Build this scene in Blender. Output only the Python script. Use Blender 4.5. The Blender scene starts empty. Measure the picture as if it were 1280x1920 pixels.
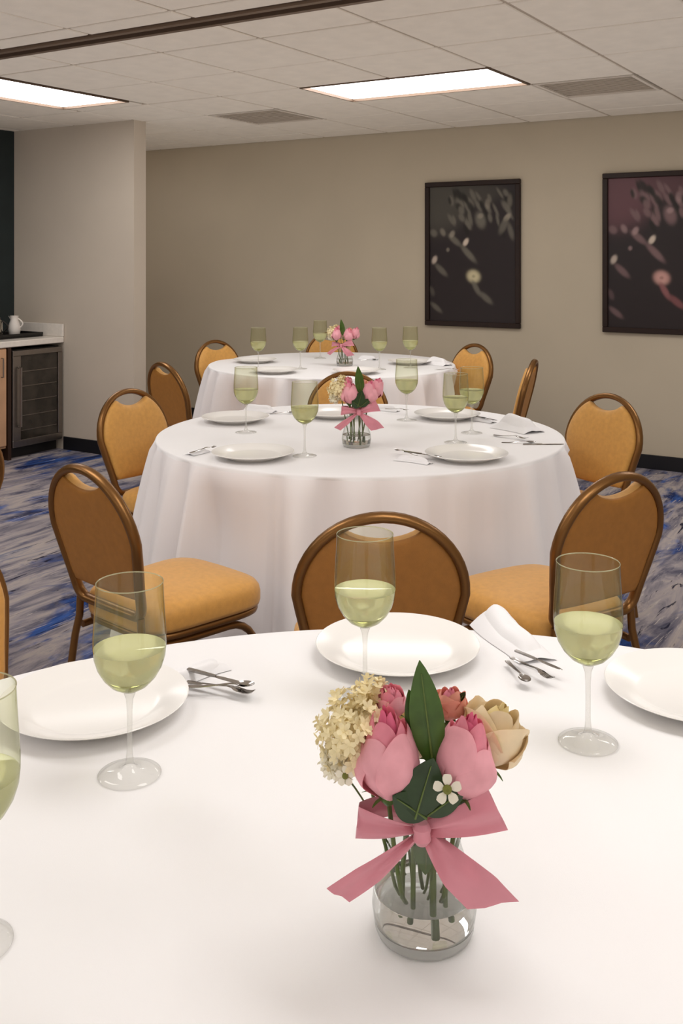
import bpy, math, random
from mathutils import Vector, Matrix

S = bpy.context.scene
C = S.collection
PI = math.pi
rnd = random.Random(7)

# ------------------------------------------------------------------ camera, world, exposure
F, CX, HY, EYE = 1880.0, 640.0, 482.0, 1.50          # focal length and horizon in a 1280x1920 frame, eye height in metres
cd = bpy.data.cameras.new('camera')
cam = bpy.data.objects.new('camera', cd)
C.objects.link(cam)
cam.location = (0, 0, EYE)
cam.rotation_euler = (PI / 2, 0, 0)
cd.sensor_fit = 'HORIZONTAL'
cd.sensor_width = 36.0
cd.lens = 36.0 * F / 1280.0
cd.shift_y = -(960.0 - HY) / 1280.0
cd.clip_start = 0.02
S.camera = cam

w = bpy.data.worlds.new('world')
S.world = w
w.use_nodes = True
w.node_tree.nodes['Background'].inputs[0].default_value = (1.0, 0.96, 0.91, 1)
w.node_tree.nodes['Background'].inputs[1].default_value = 0.19
w.light_settings.distance = 2.0
w.light_settings.ao_factor = 0.31
S.view_settings.view_transform = 'Standard'
S.view_settings.look = 'None'
S.view_settings.exposure = 0.0
S.view_settings.gamma = 1.0
S.view_settings.use_curve_mapping = False
S.cycles.max_bounces = 14
S.cycles.diffuse_bounces = 5
S.cycles.transparent_max_bounces = 24
S.cycles.transmission_bounces = 12
S.cycles.glossy_bounces = 5
S.cycles.sample_clamp_indirect = 4.0
S.cycles.caustics_reflective = False
S.cycles.use_denoising = True
S.cycles.use_fast_gi = True                            # soft even fill in the closed room
S.cycles.fast_gi_method = 'ADD'
LAMP = 6.8                                            # strength of the ceiling diffusers


# ------------------------------------------------------------------ helpers
def at(px, py, Y):
    return Vector(((px - CX) / F * Y, Y, EYE - (py - HY) / F * Y))


def on(px, py, z):
    return at(px, py, (EYE - z) * F / (py - HY))


class MB:
    def __init__(s):
        s.v, s.f, s.m = [], [], []

    def add(s, vs, fs, mi=0):
        n = len(s.v)
        s.v += [tuple(a) for a in vs]
        s.f += [tuple(i + n for i in q) for q in fs]
        s.m += [mi] * len(fs)
        return s

    def box(s, x0, x1, y0, y1, z0, z1, mi=0):
        return s.add([(x0, y0, z0), (x1, y0, z0), (x1, y1, z0), (x0, y1, z0), (x0, y0, z1), (x1, y0, z1), (x1, y1, z1), (x0, y1, z1)],
                     [(3, 2, 1, 0), (4, 5, 6, 7), (0, 1, 5, 4), (1, 2, 6, 5), (2, 3, 7, 6), (3, 0, 4, 7)], mi)

    def bbox(s, x0, x1, y0, y1, z0, z1, b=0.003, mi=0):
        """box with chamfered edges on every side"""
        xs, ys, zs = (x0, x1), (y0, y1), (z0, z1)
        vs, idx = [], {}
        for i in (0, 1):
            for j in (0, 1):
                for k in (0, 1):
                    p = (xs[i], ys[j], zs[k])
                    d = (1 - 2 * i, 1 - 2 * j, 1 - 2 * k)
                    for ax in range(3):
                        q = [p[a] + (d[a] * b if a != ax else 0) for a in range(3)]
                        idx[i, j, k, ax] = len(vs)
                        vs.append(q)
        fs = []
        for ax in range(3):
            a, c = [t for t in range(3) if t != ax]
            for sd in (0, 1):
                q = []
                for (m, n) in ((0, 0), (1, 0), (1, 1), (0, 1)):
                    key = [0, 0, 0]
                    key[ax], key[a], key[c] = sd, m, n
                    q.append(idx[key[0], key[1], key[2], ax])
                fs.append(q)
            for m in (0, 1):
                for n in (0, 1):
                    e = []
                    for (t, axx) in ((0, a), (1, a), (1, c), (0, c)):
                        key = [0, 0, 0]
                        key[ax], key[a], key[c] = t, m, n
                        e.append(idx[key[0], key[1], key[2], axx])
                    fs.append(e)
        for i in (0, 1):
            for j in (0, 1):
                for k in (0, 1):
                    fs.append([idx[i, j, k, t] for t in range(3)])
        return s.add(vs, fs, mi)

    def grid(s, nu, nv, fn, mi=0, closed_u=False):
        vs = [fn(i, j) for j in range(nv) for i in range(nu)]
        fs = []
        for j in range(nv - 1):
            for i in range(nu if closed_u else nu - 1):
                k = (i + 1) % nu
                fs.append((j * nu + i, j * nu + k, (j + 1) * nu + k, (j + 1) * nu + i))
        return s.add(vs, fs, mi)

    def lathe(s, prof, n=48, c=(0, 0, 0), mi=0):
        vs, rings = [], []
        for r, z in prof:
            if r < 1e-6:
                rings.append([len(vs)])
                vs.append((c[0], c[1], c[2] + z))
            else:
                rings.append(list(range(len(vs), len(vs) + n)))
                vs += [(c[0] + r * math.cos(2 * PI * i / n), c[1] + r * math.sin(2 * PI * i / n), c[2] + z) for i in range(n)]
        fs = []
        for A, B in zip(rings, rings[1:]):
            for i in range(n):
                k = (i + 1) % n
                if len(A) == 1 and len(B) == 1:
                    continue
                if len(A) == 1:
                    fs.append((A[0], B[k], B[i]))
                elif len(B) == 1:
                    fs.append((A[i], A[k], B[0]))
                else:
                    fs.append((A[i], A[k], B[k], B[i]))
        return s.add(vs, fs, mi)

    def tube(s, pts, r, n=8, closed=False, flat=1.0, mi=0):
        """tube along pts; r a number or a list; flat scales the section along the second normal"""
        P = [Vector(p) for p in pts]
        N = len(P)
        R = r if isinstance(r, (list, tuple)) else [r] * N
        T = []
        for i in range(N):
            a = P[(i - 1) % N] if (closed or i > 0) else P[i]
            b = P[(i + 1) % N] if (closed or i < N - 1) else P[i]
            T.append((b - a).normalized())
        nrm = T[0].orthogonal().normalized()
        if flat != 1.0:                                  # fixed frame for a flattened planar section
            pl = Vector((0, 0, 0))
            for i in range(1, N - 1):
                pl += (P[i] - P[i - 1]).cross(P[i + 1] - P[i])
            nrm = T[0].cross(pl.normalized()).normalized() if pl.length > 1e-9 else nrm
        vs = []
        for i in range(N):
            nrm = (nrm - T[i] * nrm.dot(T[i])).normalized()
            bn = T[i].cross(nrm)
            for k in range(n):
                a = 2 * PI * k / n
                vs.append(P[i] + (nrm * math.cos(a) + bn * math.sin(a) * flat) * R[i])
        fs = []
        for i in range(N if closed else N - 1):
            j = (i + 1) % N
            for k in range(n):
                q = (k + 1) % n
                fs.append((i * n + k, i * n + q, j * n + q, j * n + k))
        if not closed:
            fs.append(tuple(range(n - 1, -1, -1)))
            fs.append(tuple((N - 1) * n + k for k in range(n)))
        return s.add(vs, fs, mi)

    def build(s, name, mat, parent=None, smooth=True, loc=None, rz=0.0, angle=40):
        me = bpy.data.meshes.new(name)
        me.from_pydata(s.v, [], s.f)
        for m in (mat if isinstance(mat, (list, tuple)) else [mat]):
            me.materials.append(m)
        me.polygons.foreach_set('material_index', s.m)
        me.update()
        if smooth:
            me.polygons.foreach_set('use_smooth', [True] * len(s.f))
            try:
                me.set_sharp_from_angle(angle=math.radians(angle))
            except Exception:
                pass
        o = bpy.data.objects.new(name, me)
        C.objects.link(o)
        if parent:
            o.parent = parent
        if loc is not None:
            o.location = loc
        o.rotation_euler.z = rz
        return o


def tag(o, label=None, cat=None, group=None, kind=None):
    if label:
        o['label'] = label
    if cat:
        o['category'] = cat
    if group:
        o['group'] = group
    if kind:
        o['kind'] = kind
    return o


def thing(name, label, cat, loc=(0, 0, 0), rz=0.0, group=None):
    o = bpy.data.objects.new(name, None)
    o.empty_display_size = 0.05
    C.objects.link(o)
    o.location = loc
    o.rotation_euler.z = rz
    return tag(o, label, cat, group)


def dup(o, parent=None):
    c = o.copy()
    C.objects.link(c)
    if parent:
        c.parent = parent
    for ch in list(o.children):
        dup(ch, c)
    return c


# ------------------------------------------------------------------ materials
def new_mat(name):
    m = bpy.data.materials.new(name)
    m.use_nodes = True
    nt = m.node_tree
    return m, nt, nt.nodes['Principled BSDF'], nt.nodes['Material Output']


def mat(name, col, rough=0.5, metal=0.0, var=0.0, vscale=20.0, bump=0.0, bscale=200.0, spec=0.5, sheen=0.0, coat=0.0, trans=0.0, sss=0.0):
    m, nt, b, out = new_mat(name)
    b.inputs['Base Color'].default_value = (*col, 1)
    b.inputs['Roughness'].default_value = rough
    b.inputs['Metallic'].default_value = metal
    b.inputs['Specular IOR Level'].default_value = spec
    b.inputs['Sheen Weight'].default_value = sheen
    b.inputs['Coat Weight'].default_value = coat
    b.inputs['Subsurface Weight'].default_value = sss
    b.inputs['Subsurface Scale'].default_value = 0.01
    tc = nt.nodes.new('ShaderNodeTexCoord')
    if var:
        n = nt.nodes.new('ShaderNodeTexNoise')
        n.inputs['Scale'].default_value = vscale
        n.inputs['Detail'].default_value = 4
        nt.links.new(tc.outputs['Object'], n.inputs['Vector'])
        r = nt.nodes.new('ShaderNodeValToRGB')
        r.color_ramp.elements[0].position = 0.3
        r.color_ramp.elements[1].position = 0.7
        r.color_ramp.elements[0].color = (*[max(0, c * (1 - var)) for c in col], 1)
        r.color_ramp.elements[1].color = (*[min(1, c * (1 + var)) for c in col], 1)
        nt.links.new(n.outputs['Fac'], r.inputs['Fac'])
        nt.links.new(r.outputs['Color'], b.inputs['Base Color'])
    if bump:
        n2 = nt.nodes.new('ShaderNodeTexNoise')
        n2.inputs['Scale'].default_value = bscale
        n2.inputs['Detail'].default_value = 3
        nt.links.new(tc.outputs['Object'], n2.inputs['Vector'])
        bp = nt.nodes.new('ShaderNodeBump')
        bp.inputs['Strength'].default_value = bump
        bp.inputs['Distance'].default_value = 0.002
        nt.links.new(n2.outputs['Fac'], bp.inputs['Height'])
        nt.links.new(bp.outputs['Normal'], b.inputs['Normal'])
    if trans:
        tr = nt.nodes.new('ShaderNodeBsdfTranslucent')
        tr.inputs['Color'].default_value = (*col, 1)
        mx = nt.nodes.new('ShaderNodeMixShader')
        mx.inputs[0].default_value = trans
        nt.links.new(b.outputs[0], mx.inputs[1])
        nt.links.new(tr.outputs[0], mx.inputs[2])
        nt.links.new(mx.outputs[0], out.inputs[0])
    return m


def thin_glass(name, tint, edge, refl=1.0, haze=0.0, hcol=(0.9, 0.9, 0.88)):
    """single-walled glass: clear face on, deeper in colour where the wall is seen edge on, Fresnel reflection on top"""
    m, nt, b, out = new_mat(name)
    nt.nodes.remove(b)
    lw = nt.nodes.new('ShaderNodeLayerWeight')
    lw.inputs['Blend'].default_value = 0.5
    pw = nt.nodes.new('ShaderNodeMath')
    pw.operation = 'POWER'
    pw.inputs[1].default_value = 3.0
    nt.links.new(lw.outputs['Facing'], pw.inputs[0])
    r = nt.nodes.new('ShaderNodeValToRGB')
    r.color_ramp.elements[0].color = (*tint, 1)
    r.color_ramp.elements[1].color = (*edge, 1)
    nt.links.new(pw.outputs[0], r.inputs['Fac'])
    tr = nt.nodes.new('ShaderNodeBsdfTransparent')
    nt.links.new(r.outputs['Color'], tr.inputs['Color'])
    gl = nt.nodes.new('ShaderNodeBsdfGlossy')
    gl.inputs['Roughness'].default_value = 0.03
    p5 = nt.nodes.new('ShaderNodeMath')
    p5.operation = 'POWER'
    p5.inputs[1].default_value = 5.0
    nt.links.new(lw.outputs['Facing'], p5.inputs[0])
    mu = nt.nodes.new('ShaderNodeMath')
    mu.operation = 'MULTIPLY_ADD'
    mu.inputs[1].default_value = 0.80 * refl
    mu.inputs[2].default_value = 0.045 * refl
    nt.links.new(p5.outputs[0], mu.inputs[0])
    mx = nt.nodes.new('ShaderNodeMixShader')
    nt.links.new(mu.outputs[0], mx.inputs[0])
    df = nt.nodes.new('ShaderNodeBsdfTranslucent')
    d2 = nt.nodes.new('ShaderNodeBsdfDiffuse')
    df.inputs['Color'].default_value = (*hcol, 1)
    d2.inputs['Color'].default_value = (*hcol, 1)
    dm = nt.nodes.new('ShaderNodeMixShader')
    nt.links.new(df.outputs[0], dm.inputs[1])
    nt.links.new(d2.outputs[0], dm.inputs[2])
    hz = nt.nodes.new('ShaderNodeMixShader')
    hz.inputs[0].default_value = haze  # on stem and vase, whiteness put in for blocked fill light
    nt.links.new(tr.outputs[0], hz.inputs[1])
    nt.links.new(dm.outputs[0], hz.inputs[2])
    nt.links.new(hz.outputs[0], mx.inputs[1])
    nt.links.new(gl.outputs[0], mx.inputs[2])
    nt.links.new(mx.outputs[0], out.inputs[0])
    return m


def solid_glass(name, col, ior=1.45, rough=0.0, clear=1.0):
    m, nt, b, out = new_mat(name)
    b.inputs['Base Color'].default_value = (*col, 1)
    b.inputs['Transmission Weight'].default_value = clear
    b.inputs['Roughness'].default_value = rough
    b.inputs['IOR'].default_value = ior
    return m


M = {}
M['wall'] = mat('wall_paint_beige', (0.47, 0.40, 0.30), 0.75, var=0.03, vscale=2.0, bump=0.15, bscale=350)
M['partition'] = mat('wall_paint_warm_grey', (0.55, 0.475, 0.39), 0.75, var=0.03, vscale=2.0, bump=0.15, bscale=350)
M['teal'] = mat('wall_paint_dark_teal', (0.012, 0.02, 0.021), 0.6, var=0.15, vscale=5)
M['tile'] = mat('ceiling_tile_mineral', (0.74, 0.67, 0.58), 0.9, var=0.04, vscale=9, bump=0.5, bscale=160)
M['tee'] = mat('ceiling_grid_paint', (0.42, 0.35, 0.28), 0.6)
M['vent'] = mat('vent_grille_paint', (0.66, 0.59, 0.51), 0.6)
M['track'] = mat('bronze_track', (0.17, 0.115, 0.08), 0.45, 0.4)
M['black_trim'] = mat('baseboard_black_vinyl', (0.006, 0.006, 0.008), 0.45)
M['cloth'] = mat('white_linen', (0.855, 0.838, 0.835), 0.85, bump=0.12, bscale=900, sheen=0.1)
M['skirt'] = mat('white_polyester_drape', (0.84, 0.80, 0.795), 0.7, bump=0.1, bscale=900)
M['napkin'] = mat('white_napkin_cloth', (0.86, 0.845, 0.85), 0.85, bump=0.2, bscale=700)
M['china'] = mat('white_china_glaze', (0.86, 0.835, 0.80), 0.2, spec=0.45)
M['steel'] = mat('polished_cutlery_steel', (0.50, 0.48, 0.46), 0.16, 1.0)
M['gold_fabric'] = mat('gold_vinyl_upholstery', (0.62, 0.315, 0.072), 0.55, var=0.07, vscale=60, bump=0.2, bscale=500, sheen=0.15)
M['rear_fabric_shaded'] = mat('gold_vinyl_back_shaded', (0.36, 0.150, 0.028), 0.55, var=0.07, vscale=50, bump=0.2, bscale=500)  # front upholstery darkened, shade of the chair backs put into the colour
M['bronze'] = mat('antique_bronze_tube', (0.24, 0.115, 0.035), 0.33, 0.75)
M['glide'] = mat('black_rubber_glide', (0.02, 0.018, 0.016), 0.6)
M['glass_bowl'] = thin_glass('goblet_bowl_glass', (0.94, 0.95, 0.86), (0.50, 0.52, 0.26), 1.0, 0.05, (0.75, 0.76, 0.42))
M['glass_rim'] = thin_glass('goblet_rim_glass', (0.9, 0.9, 0.8), (0.7, 0.7, 0.5), 1.0, 0.35, (0.9, 0.88, 0.66))
M['glass_stem'] = thin_glass('goblet_stem_glass', (0.99, 0.99, 0.98), (0.66, 0.65, 0.62), 1.0, 0.17)
M['glass_thick'] = thin_glass('vase_thick_glass', (0.985, 0.99, 0.985), (0.70, 0.72, 0.70), 1.0, 0.45)
M['wine'] = solid_glass('white_wine', (0.98, 0.97, 0.66), 1.33, 0.0, 0.55)
M['wine_refract_dark'] = solid_glass('white_wine_dark_refraction', (0.60, 0.61, 0.26), 1.33, 0.0, 0.75)  # dark refraction along the bowl's bottom, painted into the wine colour
M['vase_glass'] = thin_glass('vase_glass', (0.985, 0.99, 0.985), (0.66, 0.69, 0.66), 1.0, 0.09)
M['water'] = solid_glass('vase_water', (0.99, 0.995, 0.99), 1.33)
M['pink'] = mat('rose_petal_pink', (0.86, 0.30, 0.38), 0.55, var=0.16, vscale=35, trans=0.25)
M['pink_light'] = mat('rose_petal_light_pink', (0.94, 0.44, 0.50), 0.55, var=0.14, vscale=40, trans=0.25)
M['pink_deep'] = mat('rose_heart_deep_pink', (0.80, 0.16, 0.28), 0.55, var=0.12, vscale=40, trans=0.2)
M['cream'] = mat('rose_petal_cream', (0.90, 0.76, 0.52), 0.55, var=0.08, vscale=40, trans=0.25)
M['cream_heart'] = mat('rose_heart_yellow_cream', (0.88, 0.72, 0.34), 0.55, var=0.08, vscale=40, trans=0.2)
M['peach'] = mat('spray_rose_peach', (0.88, 0.44, 0.33), 0.55, var=0.1, vscale=40, trans=0.25)
M['white_petal'] = mat('small_white_petal', (0.90, 0.86, 0.72), 0.6, trans=0.25)
M['ivory_petal'] = mat('filler_ivory_petal', (0.90, 0.80, 0.52), 0.6, var=0.12, vscale=60, trans=0.25)
M['flower_eye'] = mat('flower_eye_green', (0.16, 0.17, 0.03), 0.6)
M['leaf'] = mat('leaf_green', (0.060, 0.125, 0.018), 0.38, var=0.3, vscale=30, trans=0.12)
M['leaf_dark'] = mat('leaf_dark_green', (0.022, 0.050, 0.014), 0.4, var=0.3, vscale=30, trans=0.08)
M['stem'] = mat('stem_green', (0.10, 0.15, 0.030), 0.5, var=0.25, vscale=40)
M['ribbon'] = mat('dusty_pink_satin', (0.70, 0.26, 0.32), 0.34, var=0.05, vscale=30, sheen=0.4, trans=0.1)
M['frame'] = mat('picture_frame_dark_wood', (0.013, 0.004, 0.002), 0.5, var=0.2, vscale=30)
M['counter'] = mat('counter_pale_stone', (0.74, 0.68, 0.61), 0.3, var=0.05, vscale=30)
M['cabinet'] = mat('cabinet_maple_laminate', (0.52, 0.30, 0.17), 0.45, var=0.12, vscale=6)
M['cabinet_gap_shade'] = mat('shadow_gap_brown', (0.030, 0.012, 0.005), 0.5)  # painted shade of the gap next to the cooler
M['stainless'] = mat('cooler_stainless', (0.30, 0.27, 0.245), 0.35, 1.0, var=0.05, vscale=20)
M['black_plastic'] = mat('black_plastic', (0.008, 0.007, 0.006), 0.4)
M['cooler_glass'] = mat('cooler_tinted_glass', (0.030, 0.024, 0.018), 0.12, var=0.5, vscale=9, spec=0.6)
M['white_ceramic'] = mat('white_ceramic', (0.80, 0.74, 0.68), 0.25)
M['chrome'] = mat('coffee_pot_chrome', (0.55, 0.52, 0.45), 0.2, 1.0)
M['table_wood'] = mat('folding_table_plywood', (0.45, 0.30, 0.17), 0.5, var=0.1, vscale=10)
M['table_leg'] = mat('folding_table_leg', (0.10, 0.08, 0.06), 0.4, 0.8)


def carpet():
    m, nt, b, out = new_mat('blue_brushstroke_carpet')
    b.inputs['Roughness'].default_value = 0.95
    b.inputs['Specular IOR Level'].default_value = 0.1
    tc = nt.nodes.new('ShaderNodeTexCoord')

    def noise(sx, sy, scale, detail, dist, off=0.0, rot=0.0):
        mp = nt.nodes.new('ShaderNodeMapping')
        mp.inputs['Scale'].default_value = (sx, sy, 1)
        mp.inputs['Location'].default_value = (off, off * .7, 0)
        mp.inputs['Rotation'].default_value = (0, 0, rot)
        nt.links.new(tc.outputs['Object'], mp.inputs['Vector'])
        n = nt.nodes.new('ShaderNodeTexNoise')
        n.inputs['Scale'].default_value = scale
        n.inputs['Detail'].default_value = detail
        n.inputs['Roughness'].default_value = 0.62
        n.inputs['Distortion'].default_value = dist
        nt.links.new(mp.outputs[0], n.inputs['Vector'])
        return n.outputs['Fac']

    def ramp(src, els):
        r = nt.nodes.new('ShaderNodeValToRGB')
        while len(r.color_ramp.elements) < len(els):
            r.color_ramp.elements.new(0.5)
        for e, (p, c) in zip(r.color_ramp.elements, els):
            e.position = p
            e.color = (*c, 1)
        nt.links.new(src, r.inputs['Fac'])
        return r.outputs['Color']

    def mix(f, a, c):
        x = nt.nodes.new('ShaderNodeMix')
        x.data_type = 'RGBA'
        nt.links.new(f, x.inputs[0])
        nt.links.new(a, x.inputs[6])
        nt.links.new(c, x.inputs[7])
        return x.outputs[2]
    rot = math.radians(-8)
    base = ramp(noise(5.0, 1.0, 1.5, 8, 1.0, 0, rot), [(0.30, (0.012, 0.018, 0.045)), (0.42, (0.13, 0.12, 0.15)), (0.52, (0.27, 0.24, 0.25)), (0.60, (0.36, 0.31, 0.285)), (0.70, (0.16, 0.165, 0.22))])
    blue = ramp(noise(6.0, 1.2, 1.7, 8, 1.2, 4.0, rot), [(0.36, (0.008, 0.013, 0.05)), (0.5, (0.022, 0.05, 0.17)), (0.62, (0.045, 0.10, 0.30))])
    msk = ramp(noise(1.7, 0.75, 1.35, 5, 0.8, 9.0, rot), [(0.53, (0, 0, 0)), (0.62, (1, 1, 1))])
    streak = ramp(noise(14, 1.6, 2.2, 6, 1.5, 15.0, rot), [(0.60, (0, 0, 0)), (0.68, (1, 1, 1))])
    dk = ramp(noise(10, 1.4, 2.0, 6, 1.5, 22.0, rot), [(0.60, (0, 0, 0)), (0.66, (1, 1, 1))])
    c1 = mix(msk, base, blue)
    rgb = nt.nodes.new('ShaderNodeRGB')
    rgb.outputs[0].default_value = (0.42, 0.37, 0.34, 1)
    c2 = mix(streak, c1, rgb.outputs[0])
    rgb2 = nt.nodes.new('ShaderNodeRGB')
    rgb2.outputs[0].default_value = (0.014, 0.014, 0.03, 1)
    c3 = mix(dk, c2, rgb2.outputs[0])
    nt.links.new(c3, b.inputs['Base Color'])
    bp = nt.nodes.new('ShaderNodeBump')
    bp.inputs['Strength'].default_value = 0.4
    bp.inputs['Distance'].default_value = 0.004
    fine = noise(1, 1, 260, 2, 0)
    nt.links.new(fine, bp.inputs['Height'])
    nt.links.new(bp.outputs[0], b.inputs['Normal'])
    return m


M['carpet'] = carpet()


def emitter():
    m, nt, b, out = new_mat('lit_diffuser')
    b.inputs['Base Color'].default_value = (0.9, 0.9, 0.9, 1)
    b.inputs['Emission Color'].default_value = (1.0, 0.975, 0.962, 1)
    b.inputs['Emission Strength'].default_value = LAMP
    return m


M['lamp'] = emitter()

# ------------------------------------------------------------------ the room (its own axes: u along the back wall, v towards it)
RA = math.radians(-31.9)
CEIL = 2.52
UR = Vector((math.cos(RA), math.sin(RA), 0))
VR = Vector((-math.sin(RA), math.cos(RA), 0))
U0, U1, V0, V1 = -6.56, 3.0, -3.6, 7.19
UX = -7.45                                              # the room goes on behind the partition
PV, PT, PU = 5.51, 0.127, -5.245                         # the partition beside the counter: face, thickness, free end


def uv(u, v, z=0.0):
    return UR * u + VR * v + Vector((0, 0, z))


def struct(name, mb, m, parent=None, **k):
    o = mb.build(name, m, parent, rz=0.0 if parent else RA, smooth=False, **k)
    if not parent:
        o['kind'] = 'structure'
    return o


struct('floor', MB().box(UX - .1, U1 + .1, V0 - .1, V1 + .1, -0.08, 0), M['carpet'])
struct('wall_back', MB().box(UX - .1, U1 + .1, V1, V1 + .12, 0, CEIL + .1), M['wall'])
struct('wall_left', MB().box(U0 - .12, U0, V0, PV, 0, CEIL + .1), M['teal'])
struct('wall_alcove', MB().box(UX - .12, UX, PV, V1, 0, CEIL + .1), M['wall'])
struct('wall_right', MB().box(U1, U1 + .12, V0, V1, 0, CEIL + .1), M['wall'])
struct('wall_front', MB().box(U0 - .1, U1 + .1, V0 - .12, V0, 0, CEIL + .1), M['wall'])
struct('wall_partition', MB().box(UX, PU, PV, PV + PT, 0, CEIL + .1), M['partition'])
BB = 0.10
struct('baseboard_back', MB().bbox(UX, U1, V1 - .014, V1, 0, BB, .003), M['black_trim'])
struct('baseboard_partition', MB().bbox(-5.98, PU, PV - .014, PV, 0, BB, .003), M['black_trim'])
struct('baseboard_end', MB().bbox(PU, PU + .014, PV - .014, PV + PT, 0, BB, .003), M['black_trim'])
struct('baseboard_right', MB().bbox(U1 - .014, U1, V0, V1, 0, BB, .003), M['black_trim'])

# ceiling: slab, then every tile and grid bar of the part in view
G = 0.615
GV = 5.005
gu = [-2.184 + G * k for k in range(-9, 10)]
gu = [UX] + [g for g in gu if UX + .05 < g < U1 - .05] + [U1]
gv = [GV + G * k for k in range(-7, 4)]
gv = [g for g in gv if g < V1 - .05] + [V1]
ceil = struct('ceiling', MB().box(UX - .1, U1 + .1, V0 - .1, V1 + .1, CEIL + .10, CEIL + .18), M['tile'])
struct('ceiling_panel', MB().box(U0, U1, V0, gv[0] - .012, CEIL, CEIL + .02), M['tile'], ceil)

LA = 'recessed rectangular ceiling light with white lit diffuser '
A_, B_ = -2.184 - 2 * G, -2.184
C_, D_ = -2.184 + 2 * G, -2.184 + 4 * G
lights = [  # u0, u1, v0, v1, label
    (A_, B_, GV, GV + G, LA + 'in front of the two pictures'),
    (-5.285, -4.67, 3.63, 4.86, LA + 'near the counter at the left'),
    (C_, D_, GV, GV + G, LA + 'right of the picture, by the back wall'),
    (A_, B_, GV - 6 * G, GV - 5 * G, LA + 'out of view left of the nearest table'),
    (C_, D_, GV - 6 * G, GV - 5 * G, LA + 'out of view over the nearest table'),
    (-5.285, -4.67, 0.155, 1.385, LA + 'out of view by the dark wall'),
    (D_ + 2 * G - .3, D_ + 4 * G - .4, GV - 6 * G, GV - 5 * G, LA + 'out of view far right'),
    (-6.53, -6.03, 5.70, 6.30, 'unseen small recessed ceiling light added behind the partition wall'),  # added out of view to lighten the left of the back wall
    (A_, B_, -2.245, -1.63, LA + 'out of view behind the camera, left'),
    (C_, D_, -2.245, -1.63, LA + 'out of view behind the camera'),
]
vents = [(B_, B_ + G, GV + G, GV + 2 * G, 'square grey ceiling vent grille above the right picture'),
         (B_ - 4 * G, B_ - 3 * G, GV + G, GV + 2 * G, 'square grey ceiling vent grille above the far left table')]
TRK = (3.31, 3.43)


holes = [a[:4] for a in lights + vents] + [(U0 - 1, U1 + 1, TRK[0], TRK[1])]


def cut(rects):
    for (a, b_, c, d) in holes:
        out = []
        for (u0, u1, v0, v1) in rects:
            if a >= u1 - .004 or b_ <= u0 + .004 or c >= v1 - .004 or d <= v0 + .004:
                out.append((u0, u1, v0, v1))
                continue
            if a > u0 + .004:
                out.append((u0, a, v0, v1))
            if b_ < u1 - .004:
                out.append((b_, u1, v0, v1))
            x0, x1 = max(u0, a), min(u1, b_)
            if c > v0 + .004:
                out.append((x0, x1, v0, c))
            if d < v1 - .004:
                out.append((x0, x1, d, v1))
        rects = out
    return rects


tile_mesh = {}
for j in range(len(gv) - 1):
    for i in range(len(gu) - 1):
        if gu[i + 1] < U0 and gv[j + 1] < PV:
            continue
        for (a, a1, c, c1) in cut([(gu[i], gu[i + 1], gv[j], gv[j + 1])]):
            du, dv = round(a1 - a, 4), round(c1 - c, 4)
            if min(du, dv) < .035:
                continue
            if (du, dv) not in tile_mesh:
                t = struct('ceiling_tile', MB().bbox(.009, du - .009, .009, dv - .009, 0, .018, .004), M['tile'], ceil, loc=(a, c, CEIL))
                tile_mesh[du, dv] = t
            else:
                t = tile_mesh[du, dv].copy()
                C.objects.link(t)
                t.location = (a, c, CEIL)
            t.location.z += rnd.uniform(-.0008, .0008)
for g in gu[1:-1]:
    for (a, a1, c, c1) in cut([(g - .012, g + .012, gv[0], V1)]):
        if c1 - c > .05 and a1 - a > .011:
            struct('grid_bar', MB().box(a, a1, c, c1, CEIL + .006, CEIL + .03), M['tee'], ceil)
for g in gv[:-1]:
    for (a, a1, c, c1) in cut([(UX, U1, g - .012, g + .012)]):
        if a1 - a > .05 and c1 - c > .011:
            struct('grid_bar', MB().box(a, a1, c, c1, CEIL + .0065, CEIL + .03), M['tee'], ceil)
tk = MB()
tk.box(U0, U1, TRK[0], TRK[0] + .03, CEIL - .012, CEIL + .05)
tk.box(U0, U1, TRK[1] - .03, TRK[1], CEIL - .012, CEIL + .05)
tk.box(U0, U1, TRK[0] + .03, TRK[1] - .03, CEIL + .015, CEIL + .05)
struct('trim_1', tk, M['track'])

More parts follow.
